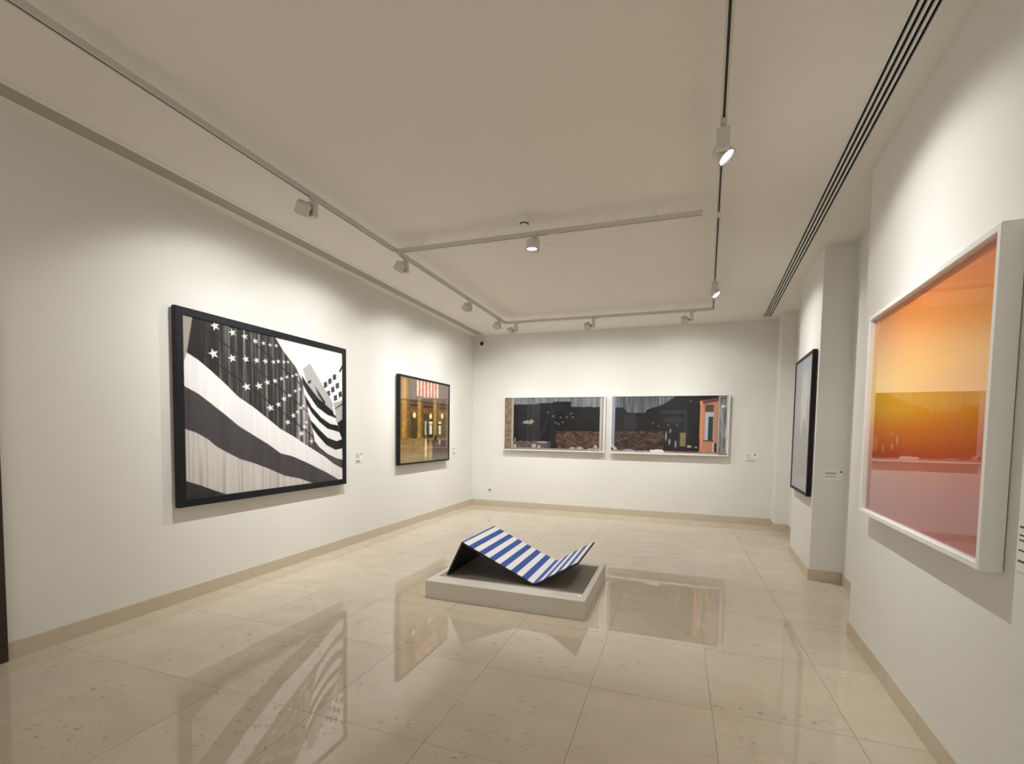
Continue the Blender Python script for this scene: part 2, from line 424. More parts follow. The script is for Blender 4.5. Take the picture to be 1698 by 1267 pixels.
BEAM = ((0, 1.0), (10, 0.95), (20, 0.62), (30, 0.40), (42, 0.26), (54, 0.175), (64, 0.08), (74, 0.0))
NARROW = ((0, 1.0), (10, 0.95), (18, 0.6), (26, 0.2), (36, 0.06), (50, 0.0))
def spotlight(p, side, target, label, power, cone=142, blend=0.35, drop=0.115, soft=0.018, optics=None, deep=True, beam=None):
    """track spot: adapter in the track, upright driver box, drum head beside it"""
    p = Vector((p[0], p[1], ZT)); side = Vector((*side, 0)).normalized()
    rz = math.atan2(side.y, side.x)
    t = tag(empty('track_spotlight', p, rz), label, 'spotlight', 'track spotlights')
    link('adapter', boxbm((-0.055, -0.013, -0.016), (0.03, 0.013, 0.0005), 0.002), LAMPW, t)
    link('neck', lathe([(0.010, -0.030), (0.010, -0.016)], 16), LAMPW, t, True)
    link('driver_box', boxbm((-0.024, -0.036, -0.148), (0.024, 0.036, -0.030), 0.005), LAMPW, t)
    hc = Vector((0.098, 0, -drop))
    piv = lathe([(0.0, 0.0), (0.013, 0.0), (0.013, 0.022), (0.0, 0.022)], 16)
    link('pivot', piv, LAMPIN, t, True, (0.024, 0, -drop), (0, math.pi / 2, 0))
    wd = (Vector(target) - (p + side * 0.098 + Vector((0, 0, -drop)))).normalized()
    ld = Matrix.Rotation(-rz, 3, 'Z') @ wd
    q = ld.to_track_quat('-Z', 'Y')
    prof = [(0.0, 0.042), (0.043, 0.042), (0.050, 0.037), (0.052, 0.030), (0.052, -0.034), (0.054, -0.036), (0.054, -0.044), (0.049, -0.044), (0.048, -0.036), (0.0462, -0.030), (0.0462, -0.002)]
    hd = link('head', lathe(prof, 40, [0, 0, 0, 0, 0, 0, 1, 1, 1, 1]), [LAMPW, LAMPIN], t, True, hc)
    hd.rotation_mode = 'QUATERNION'; hd.rotation_quaternion = q
    lz = 0.022 if deep else 0.0   # wall-washing heads carry the lens further back
    ln = link('lens', lathe([(0.0, -0.034 + lz), (0.030, -0.0335 + lz), (0.0458, -0.031 + lz), (0.0458, -0.029 + lz), (0.0, -0.029 + lz)], 40), LENS, hd, True)
    la = bpy.data.lights.new('lamp_beam', 'SPOT')
    la.energy = power * LAMP_POWER; la.color = LAMP_COLOR
    la.spot_size = math.radians(cone); la.spot_blend = blend; la.shadow_soft_size = soft
    # reflector optics: bright core with a broad soft skirt (angle from the axis, 0..90 degrees)
    la.use_nodes = True
    nt = la.node_tree; em = nt.nodes['Emission']
    tc = nt.nodes.new('ShaderNodeTexCoord'); sx = nt.nodes.new('ShaderNodeSeparateXYZ')
    nm = nt.nodes.new('ShaderNodeVectorMath'); nm.operation = 'NORMALIZE'
    ng = nt.nodes.new('ShaderNodeMath'); ng.operation = 'MULTIPLY'; ng.inputs[1].default_value = -1.0
    ac = nt.nodes.new('ShaderNodeMath'); ac.operation = 'ARCCOSINE'
    dv = nt.nodes.new('ShaderNodeMath'); dv.operation = 'DIVIDE'; dv.inputs[1].default_value = math.pi / 2
    rp = nt.nodes.new('ShaderNodeValToRGB'); rp.color_ramp.interpolation = 'B_SPLINE'
    el = rp.color_ramp.elements
    prof = BEAM if optics is None else optics
    el[0].position = 0.0; el[0].color = (prof[0][1],) * 3 + (1,)
    el[1].position = prof[-1][0] / 90; el[1].color = (prof[-1][1],) * 3 + (1,)
    for a_, v_ in prof[1:-1]:
        e_ = el.new(a_ / 90); e_.color = (v_, v_, v_, 1)
    nt.links.new(tc.outputs['Normal'], nm.inputs[0]); nt.links.new(nm.outputs['Vector'], sx.inputs['Vector'])
    nt.links.new(sx.outputs['Z'], ng.inputs[0]); nt.links.new(ng.outputs['Value'], ac.inputs[0])
    nt.links.new(ac.outputs['Value'], dv.inputs[0]); nt.links.new(dv.outputs['Value'], rp.inputs['Fac'])
    nt.links.new(rp.outputs['Color'], em.inputs['Strength'])
    lo = bpy.data.objects.new('lamp_beam', la); C.objects.link(lo); lo.parent = hd
    lo.location = (0, 0, -0.05)
    if beam is not None:      # asymmetric wall-wash optics throw the core below the head's own axis
        bd = (Vector(beam) - (p + side * 0.098 + Vector((0, 0, -drop)))).normalized()
        lb = Matrix.Rotation(-rz, 3, 'Z') @ bd
        lo.rotation_mode = 'QUATERNION'; lo.rotation_quaternion = q.inverted() @ lb.to_track_quat('-Z', 'Y')
    return t

S_LEFT, S_BACK, S_RIGHT = (0, -1), (-1, 0), (U.x, U.y)
for y, ty, tz, pw, lab in (
        (3.03, 3.58, 0.85, 222, 'white track spotlight nearest the viewer on the left track, aimed at the flag photograph'),
        (4.36, 4.50, 0.85, 222, 'white track spotlight on the left track just past the crossing track junction'),
        (5.99, 6.35, 0.85, 222, 'white track spotlight on the left track above the gold interior photograph'),
        (7.13, 7.55, 0.85, 200, 'white track spotlight on the left track closest to the back corner')):
    spotlight((XLT, y), S_LEFT, (XL, ty - 0.05, 1.75), lab, pw, beam=(XL, ty - 0.05, tz))
for x, tx, pw, lab in (
        (-2.575, -2.55, 180, 'leftmost white spotlight on the back track, above the left dark photograph'),
        (-1.285, -1.30, 190, 'middle white spotlight on the back track, above the gap between the two dark photographs'),
        (0.155, 0.02, 190, 'rightmost white spotlight on the back track, above the right dark photograph')):
    spotlight((x, yb_t), S_BACK, (tx, YB, 1.75), lab, pw, beam=(tx, YB, 0.75))
p = un(3.06, RT)
spotlight((p.x, p.y), S_RIGHT, un(2.95, NW, 1.85), 'large lit track spotlight on the right track nearest the viewer, lens glowing', 200, deep=False, beam=un(3.20, NW, 0.85))
p = un(6.03, RT)
spotlight((p.x, p.y), S_RIGHT, un(5.7, NW, 1.75), 'lit track spotlight on the right track near its far end, lens glowing', 180, deep=False, beam=un(6.25, NW, 0.85))
spotlight((-1.288, 4.222), (0, -1), (-1.36, 4.10, 0.1), 'lit spotlight pointing down from the short crossing track, beside the smoke detector', 150, optics=NARROW, deep=False)

# the tracks run on behind the viewer; unseen heads added there as fill light
spotlight((XLT, -0.9), (-1, 0), (-2.4, YF, 1.10), 'unseen fill spotlight added at the near end of the left track, behind the viewer', 430)
p = un(-0.7, RT)
spotlight((p.x, p.y), (1, 0), (-0.3, YF, 1.10), 'unseen fill spotlight added at the near end of the right track, behind the viewer', 430)

# ------------------------------------------------------------------ photographs (flat prints painted point by point)
class Art:
    """small raster in print space: u to the right, v downwards, 0..1000; colours 0..255"""
    def __init__(s, nu, nv, base):
        s.nu, s.nv = nu, nv
        s.u, s.v = np.meshgrid(np.linspace(0, 1000, nu), np.linspace(0, 1000, nv))
        s.c = np.zeros((nv, nu, 3)); s.c[:] = base
    def mask(s, pts):
        m = np.zeros(s.u.shape, bool); n = len(pts)
        for i in range(n):
            x0, y0 = pts[i]; x1, y1 = pts[(i + 1) % n]
            if y0 == y1: continue
            m ^= ((y0 > s.v) != (y1 > s.v)) & (s.u < (x1 - x0) * (s.v - y0) / (y1 - y0) + x0)
        return m
    def fill(s, m, col, a=1.0):
        s.c[m] = s.c[m] * (1 - a) + np.array(col) * a
    def poly(s, pts, col, a=1.0): s.fill(s.mask(pts), col, a)
    def rect(s, x0, y0, x1, y1, col, a=1.0): s.fill((s.u >= x0) & (s.u <= x1) & (s.v >= y0) & (s.v <= y1), col, a)
    def blob(s, x, y, rx, ry, col, a=1.0):
        w = np.clip(1.4 - 1.4 * (((s.u - x) / rx) ** 2 + ((s.v - y) / ry) ** 2), 0, 1)[..., None] * a
        s.c = s.c * (1 - w) + np.array(col) * w
    def noise(s, cu, cv, seed):
        r = np.random.default_rng(seed); g = r.random((cv + 2, cu + 2))
        x = s.u / 1000 * cu; y = s.v / 1000 * cv
        i = np.clip(x.astype(int), 0, cu); j = np.clip(y.astype(int), 0, cv); fx = x - i; fy = y - j
        fx = fx * fx * (3 - 2 * fx); fy = fy * fy * (3 - 2 * fy)
        return (g[j, i] * (1 - fx) + g[j, i + 1] * fx) * (1 - fy) + (g[j + 1, i] * (1 - fx) + g[j + 1, i + 1] * fx) * fy
    def linear(s):
        c = np.clip(s.c, 0, 255) / 255
        return np.where(c <= 0.04045, c / 12.92, ((c + 0.055) / 1.055) ** 2.4)

FLAG=[
 ('sliver',[(-9,-14),(45,-10),(15,209),(0,291),(-13,293)]),
 ('sky',[(479,-9),(1061,-23),(1064,595),(922,480),(682,278),(620,169),(541,82)]),
 ('edge',[(479,-9),(554,-6),(733,245),(682,278),(620,169),(541,82)]),
 ('tower',[(674,174),(728,125),(913,393),(919,470),(847,436),(713,290)]),
 ('slit',[(763,284),(794,318),(852,397),(847,422),(794,355)]),
 ('slit',[(708,259),(738,243),(735,267),(713,276)]),
 ('lowb',[(919,397),(1012,365),(1013,536),(954,548)]),
 ('slit',[(936,435),(1012,385),(1012,397),(936,445)]),
 ('slit',[(970,142),(1011,71),(1011,101),(982,152)]),
 ('black',[(959,548),(1013,511),(1013,688),(983,677)]),
 ('black',[(665,220),(713,285),(794,374),(919,463),(927,511),(847,485),(763,409),(679,303)]),
 ('white',[(674,286),(713,353),(783,440),(869,492),(942,514),(959,569),(891,559),(815,513),(743,442),(684,347)]),
 ('black',[(684,356),(743,447),(815,518),(891,564),(959,575),(974,625),(902,615),(826,579),(753,516),(703,445)]),
 ('white',[(708,435),(743,488),(804,551),(869,598),(971,622),(998,678),(948,694),(869,666),(794,599),(732,535),(713,490)]),
 ('black',[(723,535),(794,603),(869,670),(948,698),(1013,678),(1014,754),(948,761),(858,725),(783,647),(748,599)]),
 ('white',[(743,594),(783,645),(858,723),(937,763),(1014,751),(1014,845),(949,831),(869,791),(804,740),(763,692)]),
 ('grey',[(703,709),(804,740),(869,793),(937,833),(1014,845),(1014,937),(903,887),(815,803),(742,747)]),
 ('white',[(16,198),(62,225),(119,273),(194,343),(263,414),(348,471),(440,545),(513,605),(605,657),(718,733),(841,809),(923,873),(1029,931),(1029,1019),(958,998),(857,932),(703,848),(591,793),(513,770),(439,710),(347,648),(262,590),(192,525),(126,468),(65,416),(-10,373),(-9,298)]),
 ('grey',[(-10,373),(65,416),(126,468),(192,525),(262,590),(347,648),(439,710),(513,770),(591,793),(703,848),(857,932),(966,1000),(967,1056),(763,1027),(646,957),(538,925),(438,870),(346,825),(271,796),(210,758),(143,711),(106,672),(53,634),(-13,607)]),
 ('pale',[(-13,607),(53,634),(106,672),(143,711),(210,758),(271,796),(346,825),(438,870),(538,925),(646,957),(793,1024),(217,1064),(159,983),(112,957),(67,931),(-17,889)]),
 ('black2',[(-17,889),(67,931),(112,957),(159,983),(227,1018),(227,1077),(-18,1029)]),
]
WINS= [(852, 266), (890, 234), (930, 197), (877, 330), (915, 295), (956, 260), (938, 357), (982, 325)]
STARS= [(149, 18, 22, 26), (236, 33, 20, 22), (303, 40, 18, 19), (362, 54, 17, 17), (411, 55, 14, 14), (452, 58, 12, 12), (491, 53, 12, 12), (139, 179, 24, 28), (233, 186, 22, 24), (307, 177, 19, 21), (369, 173, 18, 19), (422, 168, 16, 17), (472, 163, 15, 15), (503, 154, 14, 14), (541, 151, 13, 13), (569, 146, 12, 11), (309, 347, 24, 25), (381, 333, 23, 24), (433, 303, 19, 19), (481, 287, 17, 17), (524, 266, 14, 14), (560, 249, 13, 13), (599, 237, 12, 12), (626, 223, 12, 12), (450, 467, 24, 24), (502, 441, 19, 19), (540, 400, 19, 19), (576, 374, 15, 14), (619, 338, 14, 13), (647, 322, 13, 12), (563, 558, 20, 19), (603, 510, 19, 18), (633, 483, 15, 14), (658, 452, 13, 12), (675, 438, 13, 12), (660, 635, 23, 21), (685, 588, 19, 17), (699, 555, 13, 12), (737, 690, 18, 16)]

def art_flag():
    a = Art(430, 340, (52, 50, 50))
    # heavy vertical folds in the star field, finer to the right
    fold = a.noise(70, 2, 3) * 0.6 + a.noise(160, 3, 4) * 0.4
    g = 26 + 300 * np.clip(fold - 0.42, 0, 1) ** 1.2 * (0.55 + 0.45 * np.clip(a.u / 600, 0, 1)) + 26 * (a.u / 700)
    a.c[:] = (g[..., None] * np.array((1.0, 0.98, 0.97)))
    for k in range(7):   # slanting seams
        y0 = -140 + k * 150
        d = np.abs(a.v - (y0 + 0.62 * (a.u - 40) + 0.00012 * (a.u - 40) ** 2))
        a.fill((d < 5) & (a.u > 60), (26, 25, 25), 0.8)
    a.poly([(20, -10), (110, -10), (60, 225), (16, 200)], (32, 31, 32), 0.75)
    cols = dict(sliver=(158, 148, 140), sky=(236, 237, 236), edge=(206, 206, 205), tower=(166, 165, 163), slit=(52, 51, 50),
                lowb=(172, 171, 168), black=(26, 25, 26), white=(233, 232, 231), grey=(66, 63, 65), pale=(206, 200, 195), black2=(48, 46, 46))
    pleat = a.noise(120, 2, 9); soft = a.noise(40, 2, 10)
    first = True
    for n, p in FLAG:
        m = a.mask(p)
        if n == 'edge' : a.fill(m, cols[n], 0.7)
        else: a.fill(m, cols[n])
        if n == 'sky':
            for (x, y) in WINS:
                a.poly([(x - 16, y - 14), (x + 13, y - 30), (x + 17, y + 12), (x - 12, y + 26)], (58, 58, 58))
        if n in ('white', 'pale'):
            k = 1 - (0.03 if n == 'white' else 0.16) * np.clip(pleat - 0.45, 0, 1) * 2 - 0.05 * soft
            a.c[m] *= k[m][:, None]
        if n in ('grey', 'black2'):
            a.c[m] *= (0.92 + 0.2 * soft[m])[:, None]
    for x, y, rx, ry in STARS:
        pts = []
        for k in range(10):
            r = 1.12 if k % 2 == 0 else 0.45
            th = math.pi * k / 5 - math.pi / 2 - 0.35
            pts.append((x + rx * r * math.cos(th), y + ry * r * math.sin(th)))
        a.poly(pts, (214, 209, 206))
    return a

def art_hall():
    a = Art(150, 130, (84, 60, 36))
    n1 = a.noise(60, 4, 20); n2 = a.noise(20, 40, 21)
    a.rect(0, 0, 1000, 255, (112, 92, 84)); a.rect(0, 0, 1000, 60, (120, 98, 88))
    a.rect(190, 285, 1000, 410, (112, 76, 42)); a.rect(190, 300, 1000, 330, (64, 46, 34)); a.rect(190, 370, 1000, 388, (132, 94, 48))
    a.rect(190, 410, 1000, 720, (78, 58, 30))
    a.rect(760, 410, 1000, 720, (96, 78, 44))
    a.rect(0, 720, 1000, 1000, (152, 124, 66)); a.rect(660, 735, 1000, 1000, (88, 68, 60))
    a.poly([(500, 730), (760, 730), (1000, 760), (1000, 1000), (650, 1000)], (90, 68, 60))
    a.rect(0, 255, 1000, 275, (58, 44, 34))
    for x0, x1, y0 in ((8, 188, 10), (312, 433, 220), (642, 756, 212)):
        m = (a.u >= x0) & (a.u <= x1) & (a.v >= y0) & (a.v <= 715)
        t = (a.u - x0) / (x1 - x0)
        sh = 0.62 + 0.5 * np.exp(-((t - 0.36) / 0.3) ** 2)
        a.c[m] = (np.array((168, 130, 62)) * sh[..., None])[m]
        a.rect(x0 - 14, 700, x1 + 14, 726, (150, 112, 54))
    a.rect(0, 255, 1000, 270, (64, 48, 36), 0.6)
    for k in range(13):
        x0 = 304 + k * 34.5
        a.rect(x0, 4, x0 + 34.5, 200 - 0.05 * k * 20, (238, 206, 188) if k % 2 == 0 else (186, 92, 72))
    a.rect(545, 500, 640, 690, (22, 20, 18)); a.rect(755, 485, 835, 680, (24, 22, 18)); a.rect(455, 480, 515, 690, (70, 66, 44))
    a.rect(560, 540, 622, 660, (226, 226, 216)); a.rect(768, 545, 822, 662, (220, 216, 208)); a.rect(468, 500, 503, 672, (190, 196, 160))
    a.rect(556, 500, 630, 530, (236, 224, 190)); a.rect(762, 492, 828, 520, (230, 210, 176))
    for x, y in ((260, 432), (589, 433), (848, 416)):
        a.blob(x, y, 40, 46, (248, 220, 130)); a.blob(x, y, 20, 26, (255, 250, 230))
    a.blob(488, 840, 26, 170, (240, 232, 205), 0.9); a.blob(590, 850, 52, 160, (190, 150, 84), 0.9); a.rect(770, 740, 815, 800, (190, 176, 160), 0.8)
    a.blob(701, 712, 36, 52, (30, 24, 24))
    a.c *= (0.9 + 0.2 * n2)[..., None]
    return a

def art_ruin_a():
    a = Art(230, 124, (21, 21, 25))
    st = a.noise(120, 3, 30); b1 = a.noise(40, 34, 31); b2 = a.noise(90, 60, 32); d = a.noise(14, 9, 33)
    a.c *= (0.75 + 0.6 * d)[..., None]
    a.rect(232, 100, 372, 840, (46, 46, 53))
    m = ((a.u > 92) & (a.u < 342) & (a.v < 118 + 14 * b1)) | ((a.u >= 342) & (a.u < 502) & (a.v < 98)) | ((a.u >= 502) & (a.u < 678) & (a.v < 78)) | ((a.u >= 678) & (a.u < 962) & (a.v < 172 + 18 * b1))
    a.c[m] = (np.array((134, 138, 144)) * (0.78 + 0.5 * st)[..., None])[m]
    a.rect(0, 0, 74, 1000, (166, 142, 118)); a.c[a.u < 74] *= (0.82 + 0.3 * b1)[a.u < 74][:, None]
    a.rect(72, 0, 94, 985, (206, 196, 180))
    a.poly([(189, 462), (240, 430), (262, 448), (275, 410), (300, 432), (312, 458), (290, 480), (286, 520), (270, 498), (200, 496)], (168, 164, 132))
    for x, y in ((454, 278), (578, 373), (682, 302), (599, 463), (532, 472), (505, 350), (640, 370), (560, 500), (700, 370)):
        a.blob(x, y, 16, 24, (120, 122, 124), 0.9)
    m = (a.u > 530) & (a.u < 978) & (a.v > 622 + 20 * b1)
    a.c[m] = (np.array((88, 64, 54)) * (0.2 + 0.9 * b1 + 0.8 * b2)[..., None])[m]
    m = (a.u > 96) & (a.u < 530) & (a.v > 850 - 30 * b1)
    a.c[m] = (np.array((112, 92, 86)) * (0.6 + 0.7 * b2)[..., None])[m]
    a.poly([(470, 980), (500, 700), (535, 620), (540, 980)], (26, 32, 38))
    for x, y, r in ((114, 936, 22), (312, 924, 30), (366, 940, 20), (923, 914, 22), (773, 955, 40), (700, 962, 36)):
        a.blob(x, y, r, 46, (214, 206, 202))
    a.blob(400, 880, 60, 34, (92, 104, 120)); a.blob(395, 850, 70, 16, (200, 196, 196)); a.rect(108, 780, 118, 850, (170, 168, 168))
    a.rect(96, 965, 975, 1000, (176, 162, 156)); a.rect(850, 945, 980, 985, (196, 186, 182))
    a.c *= 0.8
    a.rect(960, 0, 1000, 1000, (188, 182, 172)); a.rect(978, 0, 986, 1000, (120, 112, 104))
    return a

def art_ruin_b():
    a = Art(230, 124, (22, 22, 26))
    st = a.noise(130, 3, 40); b1 = a.noise(40, 34, 41); b2 = a.noise(90, 60, 42); d = a.noise(12, 9, 43)
    a.c *= (0.75 + 0.6 * d)[..., None]
    m = a.mask([(7, -14), (566, -2), (451, 147), (316, 232), (299, 292), (142, 283), (106, 196), (35, 187), (14, 336)])
    a.c[m] = (np.array((116, 121, 128)) * (0.6 + 0.75 * st)[..., None])[m]
    a.poly([(112, 330), (200, 300), (226, 420), (228, 590), (112, 590)], (50, 50, 56))
    a.poly([(435, 241), (661, 242), (672, 846), (650, 846), (640, 300), (437, 305)], (52, 53, 60))
    a.poly([(450, 380), (600, 340), (640, 420), (560, 480), (470, 450)], (58, 60, 62), 0.7)
    m = a.mask([(33, 619), (466, 610), (471, 930), (35, 950)])
    a.c[m] = (np.array((76, 56, 48)) * (0.2 + 0.9 * b1 + 0.8 * b2)[..., None])[m]
    a.rect(610, 633, 656, 865, (160, 136, 92)); a.blob(689, 866, 26, 26, (226, 206, 150)); a.blob(745, 880, 20, 16, (180, 176, 160))
    for x, y, rx, ry in ((525, 600, 7, 50), (489, 696, 8, 110), (520, 790, 10, 70), (574, 832, 10, 80)):
        a.blob(x, y, rx, ry, (176, 180, 184))
    for x, y in ((505, 500), (580, 500), (372, 470), (690, 90), (420, 520)):
        a.blob(x, y, 10, 14, (130, 132, 130))
    a.c *= 0.8
    a.poly([(768, 84), (922, 29), (934, 1007), (775, 997)], (186, 128, 102))
    a.poly([(772, 84), (922, 29), (924, 90), (778, 150)], (96, 74, 66)); a.poly([(768, 84), (790, 90), (800, 780), (775, 997)], (204, 134, 100))
    a.rect(812, 150, 880, 270, (84, 72, 62)); a.rect(816, 284, 884, 760, (174, 178, 188)); a.rect(842, 350, 882, 755, (46, 66, 60)); a.rect(800, 750, 890, 775, (108, 70, 56))
    a.rect(893, 804, 913, 966, (50, 46, 44)); a.rect(880, 796, 893, 975, (206, 190, 176))
    m = (a.u > 924) & (a.u < 990)
    a.c[m] = (np.array((118, 120, 122)) * (0.6 + 0.8 * a.noise(90, 12, 46))[..., None])[m]
    a.rect(918, 0, 934, 1000, (160, 158, 158)); a.rect(986, 0, 1000, 1000, (196, 192, 186)); a.rect(936, 40, 980, 50, (60, 62, 64)); a.blob(956, 180, 22, 26, (216, 218, 220))
    a.rect(0, 0, 28, 870, (142, 148, 160)); a.poly([(0, 830), (60, 950), (30, 960), (0, 900)], (190, 176, 150))
    m = a.v > 955; a.c[m] = (np.array((150, 130, 124)) * (0.7 + 0.6 * b2)[..., None])[m]
    a.poly([(350, 937), (463, 932), (480, 984), (360, 989)], (228, 224, 220)); a.blob(160, 955, 60, 24, (150, 152, 162)); a.rect(560, 945, 760, 975, (112, 74, 62))
    a.rect(0, 980, 930, 1000, (196, 184, 178))
    return a

def art_amber():
    a = Art(90, 90, (0, 0, 0))
    t = a.v / 1000; s = a.u / 1000
    stops = [(0.0, (238, 140, 30)), (0.16, (250, 170, 20)), (0.34, (255, 202, 12)), (0.50, (250, 184, 0)), (0.60, (232, 132, 0)), (0.70, (202, 82, 6)), (0.82, (182, 84, 72)), (1.0, (172, 82, 80))]
    for k in range(3):
        a.c[..., k] = np.interp(t, [q[0] for q in stops], [q[1][k] for q in stops])
    warm = np.clip(s, 0, 1)[..., None]
    a.c = a.c * (1 - 0.20 * warm * np.array((0.15, 0.75, 0.0)) * (1 - 0.6 * t[..., None])) + 26 * warm * np.array((0.0, 0.0, 1.0)) * (1 - t[..., None])
    return a

def art_pale():
    a = Art(60, 90, (150, 166, 182))
    n = a.noise(9, 12, 50)
    a.rect(110, 110, 890, 890, (168, 170, 170))
    m = (a.u > 110) & (a.u < 890) & (a.v > 110) & (a.v < 890)
    a.blob(560, 330, 260, 300, (206, 206, 202), 0.9)
    a.poly([(110, 890), (110, 560), (330, 500), (470, 600), (600, 440), (890, 620), (890, 890)], (150, 146, 140))
    a.poly([(110, 890), (110, 740), (890, 700), (890, 890)], (158, 146, 138))
    a.poly([(640, 110), (760, 110), (890, 360), (890, 470)], (176, 180, 184))
    a.c[m] *= (0.92 + 0.16 * n)[m][:, None]
    return a

def paint_mesh(name, art, w, h, y, parent):
    """grid in the XZ plane facing -Y, centred on x, z from 0 to h"""
    nu, nv = art.nu, art.nv
    xs = (art.u / 1000 - 0.5) * w; zs = (1 - art.v / 1000) * h
    co = np.stack([xs, np.full_like(xs, y), zs], -1).reshape(-1, 3)
    idx = np.arange(nu * nv).reshape(nv, nu)
    q = np.stack([idx[1:, :-1], idx[1:, 1:], idx[:-1, 1:], idx[:-1, :-1]], -1).reshape(-1, 4)
    me = bpy.data.meshes.new(name)
    me.vertices.add(len(co)); me.vertices.foreach_set('co', co.ravel())
    me.loops.add(q.size); me.loops.foreach_set('vertex_index', q.ravel())
    me.polygons.add(len(q)); me.polygons.foreach_set('loop_start', np.arange(0, q.size, 4))
    me.update(calc_edges=True)
    at = me.color_attributes.new('ink', 'FLOAT_COLOR', 'POINT')
    col = np.ones((nu * nv, 4)); col[:, :3] = art.linear().reshape(-1, 3)
    at.data.foreach_set('color', col.ravel())
    me.materials.append(PRINT)
    o = bpy.data.objects.new(name, me); C.objects.link(o); o.parent = parent
    return o

def ring(w, h, prof):
    """mitred moulding: prof = (inset, out) pairs swept round a w x h rectangle, z from 0"""
    bm = bmesh.new(); loops = []
    for ins, out in prof:
        loops.append([bm.verts.new((sx * (w / 2 - ins), -out, (ins if sz < 0 else h - ins))) for sx, sz in ((-1, -1), (1, -1), (1, 1), (-1, 1))])
    for a, b in zip(loops, loops[1:]):
        for k in range(4):
            bm.faces.new((a[k], a[(k + 1) % 4], b[(k + 1) % 4], b[k]))
    bmesh.ops.recalc_face_normals(bm, faces=bm.faces[:])
    return bm

def framed(name, label, loc, rz, w, h, fw, depth, fm, art, recess=0.012, gap=0.004, group=None, bev=0.003, glass=0.004, pane=None):
    t = empty(name, loc, rz)
    tag(t, label, 'picture', group)
    d = depth + gap
    prof = [(0.012, gap), (0.0, gap), (0.0, d - bev), (bev, d), (fw - bev, d), (fw, d - bev), (fw, gap + 0.004), (0.012, gap + 0.004)]
    f = link('frame', ring(w, h, prof), fm, t)
    pw, ph = w - 2 * fw, h - 2 * fw
    holder = paint_mesh('print', art, pw, ph, -(d - recess), t)
    holder.location.z = fw
    link('backing_board', boxbm((-w / 2 + 0.006, -(d - recess) + 0.003, 0.006), (w / 2 - 0.006, -gap - 0.001, h - 0.006)), CARD, t)
    gz = bmesh.new()
    vs = [gz.verts.new(p) for p in ((-pw / 2, -(d - glass), fw), (pw / 2, -(d - glass), fw), (pw / 2, -(d - glass), fw + ph), (-pw / 2, -(d - glass), fw + ph))]
    gz.faces.new(vs)
    link('glazing', gz, pane or GLASS, t)
    link('hanging_cleat', boxbm((-0.1, -gap - 0.003, h * 0.8), (0.1, -0.0003, h * 0.8 + 0.03)), BLACK, t)
    return t

RZL, RZR = math.pi / 2, -(math.pi / 2 + ANG)
framed('framed_photograph', 'large black-framed black and white photograph of a draped striped flag with stars', (XL, 3.796, 0.823), RZL, 2.108, 1.684, 0.066, 0.045, BLACKFR, art_flag(), recess=0.010, gap=0.022, pane=MUSEUM)
framed('framed_photograph', 'black-framed photograph of a golden columned hall with a hanging flag', (XL, 6.834, 0.981), RZL, 1.632, 1.369, 0.030, 0.060, BLACKFR, art_hall(), recess=0.012, gap=0.022)
framed('framed_photograph', 'wide dark photograph of ruins, left one of the pair on the back wall', (-2.263, YB, 1.154), 0, 2.012, 1.054, 0.020, 0.060, GREYFR, art_ruin_a(), recess=0.016, gap=0.03, group='pair of dark ruin photographs', pane=MUSEUM)
framed('framed_photograph', 'wide dark photograph with a peach-coloured house, right one of the pair on the back wall', (-0.156, YB, 1.149), 0, 2.004, 1.063, 0.020, 0.060, GREYFR, art_ruin_b(), recess=0.016, gap=0.03, group='pair of dark ruin photographs', pane=MUSEUM)
framed('framed_artwork', 'white box-framed artwork in glowing orange and amber gradients on the right wall', un((2.31 + 3.83) / 2, NW, 1.000), RZR, 1.52, 1.305, 0.028, 0.070, WHITEFR, art_amber(), recess=0.034, glass=0.026)
framed('framed_photograph', 'pale photograph with blue-grey mount in a tall black-brown frame on the pier', un(6.27, NW, 0.870), RZR, 1.02, 1.555, 0.034, 0.040, BROWNFR, art_pale(), recess=0.014, gap=0.010)

# ------------------------------------------------------------------ captions
def caption(loc, rz, w, h, lines, label, dot=None, flat=False):
    t = empty('caption_label', loc, rz); tag(t, label, 'label', 'caption labels')
    if flat: t.rotation_euler = (-math.pi / 2, 0, rz)
    link('card', boxbm((-w / 2, -0.004, 0), (w / 2, -0.0002, h), 0.0006), CARD, t)
    for (x0, x1, z, th) in lines:
        link('text_line', boxbm((-w / 2 + x0 * w, -0.0046, z * h), (-w / 2 + x1 * w, -0.0038, z * h + th)), INK, t)
    if dot:
        link('mark', lathe([(0.0, 0.0), (dot[2], 0.0), (dot[2], 0.0008), (0.0, 0.0008)], 16), INK, t, False, (-w / 2 + dot[0] * w, -0.0038, dot[1] * h), (math.pi / 2, 0, 0))
    return t

